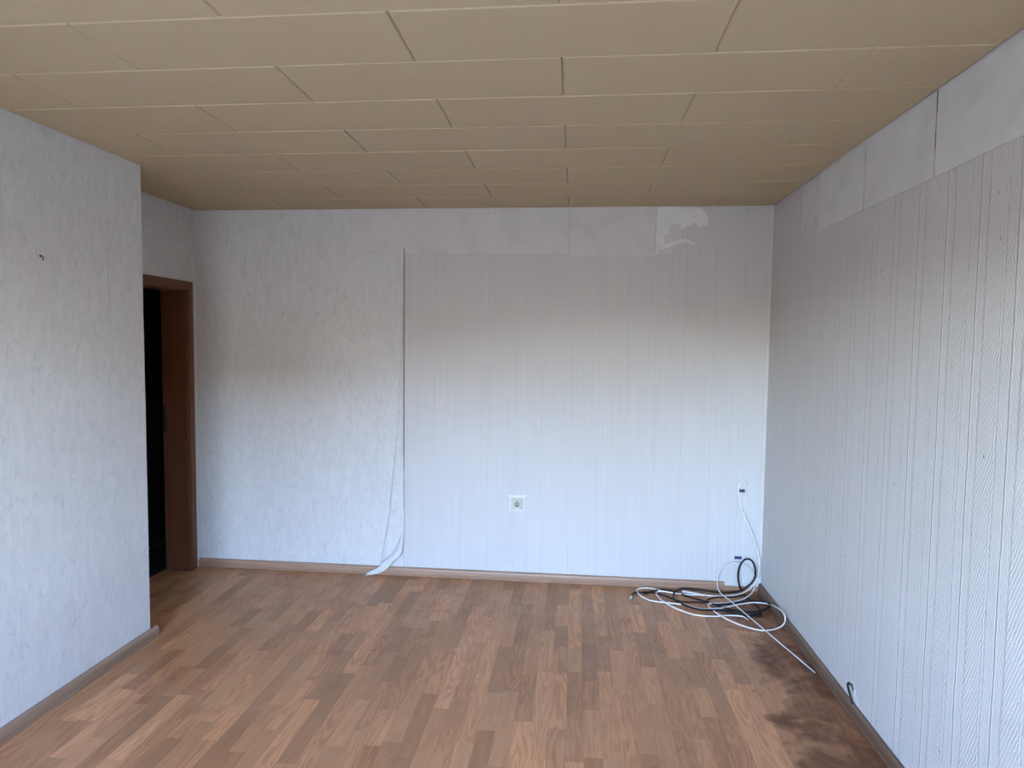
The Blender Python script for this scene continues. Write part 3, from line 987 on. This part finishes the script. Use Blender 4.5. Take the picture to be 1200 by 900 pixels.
# ------------------------------------------------------------------ cables in the corner
CABLES = {
    'white_main': (0.0042, [(1.119,4.372,0.549), (1.126,4.372,0.531), (1.184,4.372,0.404), (1.225,4.372,0.285), (1.235,4.357,0.21), (1.235,4.361,0.15), (1.228,4.372,0.093), (1.204,4.372,0.054), (1.173,4.372,0.02), (1.119,4.337,0.006), (1.054,4.296,0.006), (0.967,4.273,0.006), (0.887,4.277,0.006), (0.811,4.312,0.006), (0.741,4.341,0.006)]),
    'white_long': (0.0042, [(0.733,4.316,0.01), (0.789,4.294,0.01), (0.856,4.263,0.01), (0.872,4.272,0.01), (0.802,4.263,0.01), (0.739,4.267,0.01), (0.676,4.279,0.01), (0.605,4.303,0.01), (0.545,4.34,0.01), (0.484,4.345,0.01), (0.44,4.312,0.01), (0.436,4.268,0.01), (0.455,4.197,0.01), (0.495,4.14,0.01), (0.546,4.119,0.01), (0.607,4.108,0.01), (0.676,4.096,0.01), (0.726,4.082,0.01), (0.765,4.054,0.01), (0.814,4.038,0.01), (0.876,4.046,0.01), (0.95,4.073,0.01), (1.031,4.123,0.01), (1.112,4.166,0.01), (1.178,4.183,0.01), (1.235,4.138,0.022), (1.235,3.969,0.07), (1.235,3.85,0.089), (1.235,3.806,0.069), (1.235,3.834,0.023), (1.187,3.801,0.01), (1.114,3.767,0.01), (1.06,3.776,0.01), (0.992,3.823,0.01), (0.929,3.901,0.01), (0.894,3.969,0.01), (0.871,4.03,0.01), (0.859,4.086,0.01), (0.872,4.124,0.01), (0.93,4.14,0.01), (0.986,4.154,0.01), (1.045,4.183,0.01), (1.112,4.238,0.01), (1.173,4.318,0.01), (1.21,4.372,0.022), (1.212,4.372,0.044)]),
    'white_short': (0.0042, [(0.618,4.309,0.007), (0.573,4.299,0.007), (0.558,4.257,0.007), (0.57,4.181,0.007), (0.599,4.115,0.007), (0.641,4.043,0.007), (0.693,3.989,0.007), (0.746,3.949,0.007), (0.803,3.937,0.007), (0.871,3.941,0.007), (0.942,3.961,0.007), (1.003,3.966,0.007), (1.038,3.956,0.007), (1.047,3.933,0.007)]),
    'white_straight': (0.0033, [(1.222,4.373,0.08), (1.207,4.373,0.121), (1.176,4.373,0.168), (1.14,4.373,0.192), (1.094,4.373,0.201), (1.048,4.373,0.194), (1.007,4.373,0.167), (0.982,4.373,0.13), (0.972,4.373,0.086), (0.973,4.373,0.042), (0.976,4.322,0.02), (0.983,4.256,0.02), (1.004,4.194,0.02), (1.019,4.127,0.02), (1.045,4.024,0.018), (1.071,3.922,0.016), (1.097,3.819,0.015), (1.122,3.716,0.013), (1.148,3.613,0.011), (1.174,3.51,0.01), (1.2,3.408,0.008), (1.226,3.305,0.006)]),
    'black_loop': (0.0058, [(1.127,4.371,0.02), (1.113,4.371,0.059), (1.105,4.371,0.107), (1.108,4.371,0.156), (1.121,4.371,0.195), (1.143,4.371,0.223), (1.164,4.371,0.23), (1.187,4.371,0.222), (1.206,4.371,0.194), (1.216,4.371,0.151), (1.213,4.371,0.108), (1.197,4.371,0.073), (1.167,4.371,0.043), (1.131,4.371,0.015), (1.073,4.337,0.013), (1.005,4.319,0.013), (0.932,4.324,0.013), (0.863,4.348,0.013), (0.8,4.36,0.013), (0.744,4.358,0.013), (0.701,4.32,0.013), (0.671,4.258,0.013), (0.66,4.192,0.013), (0.671,4.127,0.013), (0.708,4.077,0.013), (0.745,4.042,0.013), (0.792,4.017,0.013), (0.852,4.016,0.013), (0.922,4.02,0.013), (0.99,4.02,0.013), (1.065,4.017,0.013), (1.127,4.027,0.013), (1.189,4.065,0.013), (1.235,4.108,0.018), (1.235,4.101,0.036), (1.232,4.19,0.013), (1.172,4.196,0.013), (1.097,4.177,0.013), (1.019,4.144,0.013), (0.96,4.118,0.013), (0.896,4.106,0.013)]),
    'black_tip': (0.0052, [(0.391,4.191,0.009), (0.4,4.236,0.009), (0.424,4.257,0.009), (0.462,4.267,0.009), (0.51,4.28,0.009), (0.56,4.312,0.009), (0.61,4.336,0.009), (0.655,4.324,0.009), (0.697,4.297,0.009), (0.752,4.238,0.009), (0.808,4.197,0.009), (0.863,4.157,0.009), (0.914,4.104,0.009), (0.966,4.066,0.009), (1.028,4.037,0.009), (1.091,4.017,0.009), (1.141,4.015,0.009), (1.156,3.996,0.009), (1.137,3.968,0.009), (1.086,3.964,0.009), (1.022,3.979,0.009), (0.966,3.988,0.009)]),
    'black_thin': (0.0044, [(0.488,4.268,0.005), (0.538,4.279,0.005), (0.59,4.256,0.005), (0.639,4.209,0.005), (0.686,4.161,0.005), (0.747,4.152,0.005), (0.809,4.153,0.005), (0.852,4.154,0.005), (0.871,4.196,0.005), (0.915,4.24,0.005), (0.975,4.264,0.005), (1.039,4.27,0.005), (1.1,4.297,0.005), (1.137,4.317,0.005), (1.147,4.267,0.005), (1.159,4.209,0.005), (1.166,4.153,0.005), (1.178,4.103,0.005), (1.168,4.049,0.005), (1.122,4.005,0.005), (1.055,3.976,0.005), (1.001,3.994,0.005), (0.954,4.014,0.005)]),
}

def cable(key, label, mat, group='loose cables in the far right corner'):
    rad, pts = CABLES[key]
    base = Vector(pts[0])
    root = empty('cable', (pts[0][0], pts[0][1], 0.0))
    tag(root, label, 'cable', group)
    b0 = Vector((pts[0][0], pts[0][1], 0.0))
    tube('sheath', [Vector(p) - b0 for p in pts], rad, mat, root, 10, 7)
    return root, [Vector(p) - b0 for p in pts], rad

def plug(root, p, d, mat, rad, name='connector', length=0.022):
    d = Vector(d).normalized()
    c = disc_stack(name, p, d, [(-0.002, rad * 1.05), (0.0, rad * 1.35), (length * 0.6, rad * 1.35), (length * 0.62, rad * 1.1), (length, rad * 1.1)], mat, root, 12)
    disc_stack('pin', Vector(p) + d * length, d, [(0, rad * 0.25), (0.006, rad * 0.2)], M['brass'], c, 8)
    return c

root, pts, rad = cable('white_main', 'white cable sagging down the back wall from the upper blue clip into the coil', M['cable_white'])
# upper run: hook-shaped bend out of the wall above the clip, then down the wall
b0 = Vector((CABLES['white_main'][1][0][0], CABLES['white_main'][1][0][1], 0.0))
up_pts = [(1.152, D - 0.004, 0.722), (1.147, D - 0.016, 0.737), (1.132, D - 0.022, 0.752), (1.112, D - 0.020, 0.745), (1.099, D - 0.013, 0.715), (1.098, D - 0.010, 0.680), (1.106, D - 0.012, 0.600), (1.117, D - 0.028, 0.556), (1.119, D - 0.038, 0.549)]
tube('sheath', [Vector(p) - b0 for p in up_pts], 0.0040, M['cable_white'], root, 10, 7)
root, pts, rad = cable('white_long', 'long white cable coiled on the floor with a wide loop leaning on the right baseboard', M['cable_white'])
root, pts, rad = cable('white_short', 'white cable in front of the coil ending in a plug on the laminate', M['cable_white'])
plug(root, pts[-1], pts[-1] - pts[-2], M['brass'], rad)
root, pts, rad = cable('white_straight', 'thin pale cable looping up the wall then running straight along the right baseboard', M['cable_grey'])
root, pts, rad = cable('black_loop', 'thick black cable with an upright loop against the back wall', M['cable_black'])
root, pts, rad = cable('black_tip', 'black cable reaching furthest left along the floor with a pale plug', M['cable_brown'])
plug(root, pts[0], (-0.2, -0.6, -0.1), M['white_plastic'], rad, length=0.030)
# knot block on that cable
bx = Vector((0.490, 4.262, 0.011)) - Vector((CABLES['black_tip'][1][0][0], CABLES['black_tip'][1][0][1], 0))
disc_stack('coupling', bx, (1, 0.12, 0), [(-0.018, 0.005), (-0.016, 0.0085), (0.014, 0.0085), (0.017, 0.005)], M['cable_black'], root, 12)
root, pts, rad = cable('black_thin', 'thin dark brown cable winding underneath the white coil', M['cable_brown'])

# riser cable clipped flat to the wall between the two blue clips
riser = empty('riser_cable', (1.140, D - PT, 0.03))
tag(riser, 'thin pale grey cable running straight up the back wall to the upper blue clip', 'cable', 'loose cables in the far right corner')
tube('sheath', [(0.006, -0.0035, 0.69), (0.004, -0.0035, 0.50), (-0.002, -0.0035, 0.30), (0.0, -0.0035, 0.15), (0.012, -0.0035, 0.02)], 0.0030, M['cable_grey'], riser, 8, 5)
def clip(name, x, z, wd, label):
    root = empty(name, (x, D - PT, z))
    tag(root, label, 'cable clip')
    bevel_box('strap', (-wd / 2, wd / 2, -0.0115, -0.0075, -0.0095, 0.0095), M['blue_tape'], root, 0.001)
    bevel_box('foot', (-wd / 2, -wd / 2 + 0.006, -0.0076, 0.0, -0.0085, 0.0085), M['blue_tape'], root, 0.001)
    disc_stack('nail', (wd / 2 + 0.004, 0, 0), (0, -1, 0), [(0, 0.0022), (0.009, 0.0022), (0.0105, 0.004), (0.012, 0.003)], M['steel'], root, 10)
clip('cable_clip', 1.116, 0.680, 0.040, 'dark blue cable clip high on the back wall under the bent cable end')
clip('cable_clip', 1.108, 0.226, 0.044, 'dark blue cable clip low on the back wall above the black loop')
for i, (x, z, lab) in enumerate(((1.241, 0.128, 'small grey cable nail clip in the corner, the upper one'), (1.238, 0.048, 'small grey cable nail clip in the corner just above the baseboard'))):
    root = empty('nail_clip', (x, D - PT, z))
    tag(root, lab, 'cable clip', 'nail clips in the corner')
    V, F = tube_vf([Vector((0.012 * math.cos(a), -0.004 - 0.006 * math.sin(a), -0.008 * (a / math.pi))) for a in [math.pi * q / 8 for q in range(9)]], 0.0024, 8)
    mesh_obj('clip_body', V, F, M['cable_grey'], root, True)
    disc_stack('nail', (0.014, -0.001, -0.002), (0, -1, 0), [(0, 0.0015), (0.012, 0.0015), (0.0135, 0.003), (0.0145, 0.002)], M['dark_steel'], root, 8)

# ------------------------------------------------------------------ broken plaster with a cable end at the right baseboard
hole = blob('plaster_hole', wall_right, 'right', ragged([(3.005, 0.085), (3.010, 0.118), (2.985, 0.136), (2.955, 0.140), (2.935, 0.128), (2.915, 0.092), (2.89, 0.065), (2.95, 0.060)], 0.005, 17, 3), M['patch'], 0.0020)
blob('plaster_hole', wall_right, 'right', ragged([(2.998, 0.108), (2.990, 0.128), (2.962, 0.134), (2.945, 0.118), (2.952, 0.095), (2.975, 0.112)], 0.003, 18, 3), M['soot'], 0.0026)
stub = empty('cable_stub', (XR - PT, 2.985, 0.118))
tag(stub, 'short black cable end poking out of broken plaster above the right baseboard', 'cable')
tube('sheath', [(0.0, 0.008, 0.0), (-0.012, 0.0, 0.003), (-0.019, -0.022, -0.004), (-0.020, -0.045, -0.022), (-0.016, -0.058, -0.046), (-0.012, -0.062, -0.056)], 0.0046, M['cable_black'], stub, 10, 6)
disc_stack('cut_end', (-0.0005, 0.008, 0.0), (-1, 0, 0), [(0, 0.0075), (0.004, 0.007), (0.0055, 0.0055)], M['soot'], stub, 12)
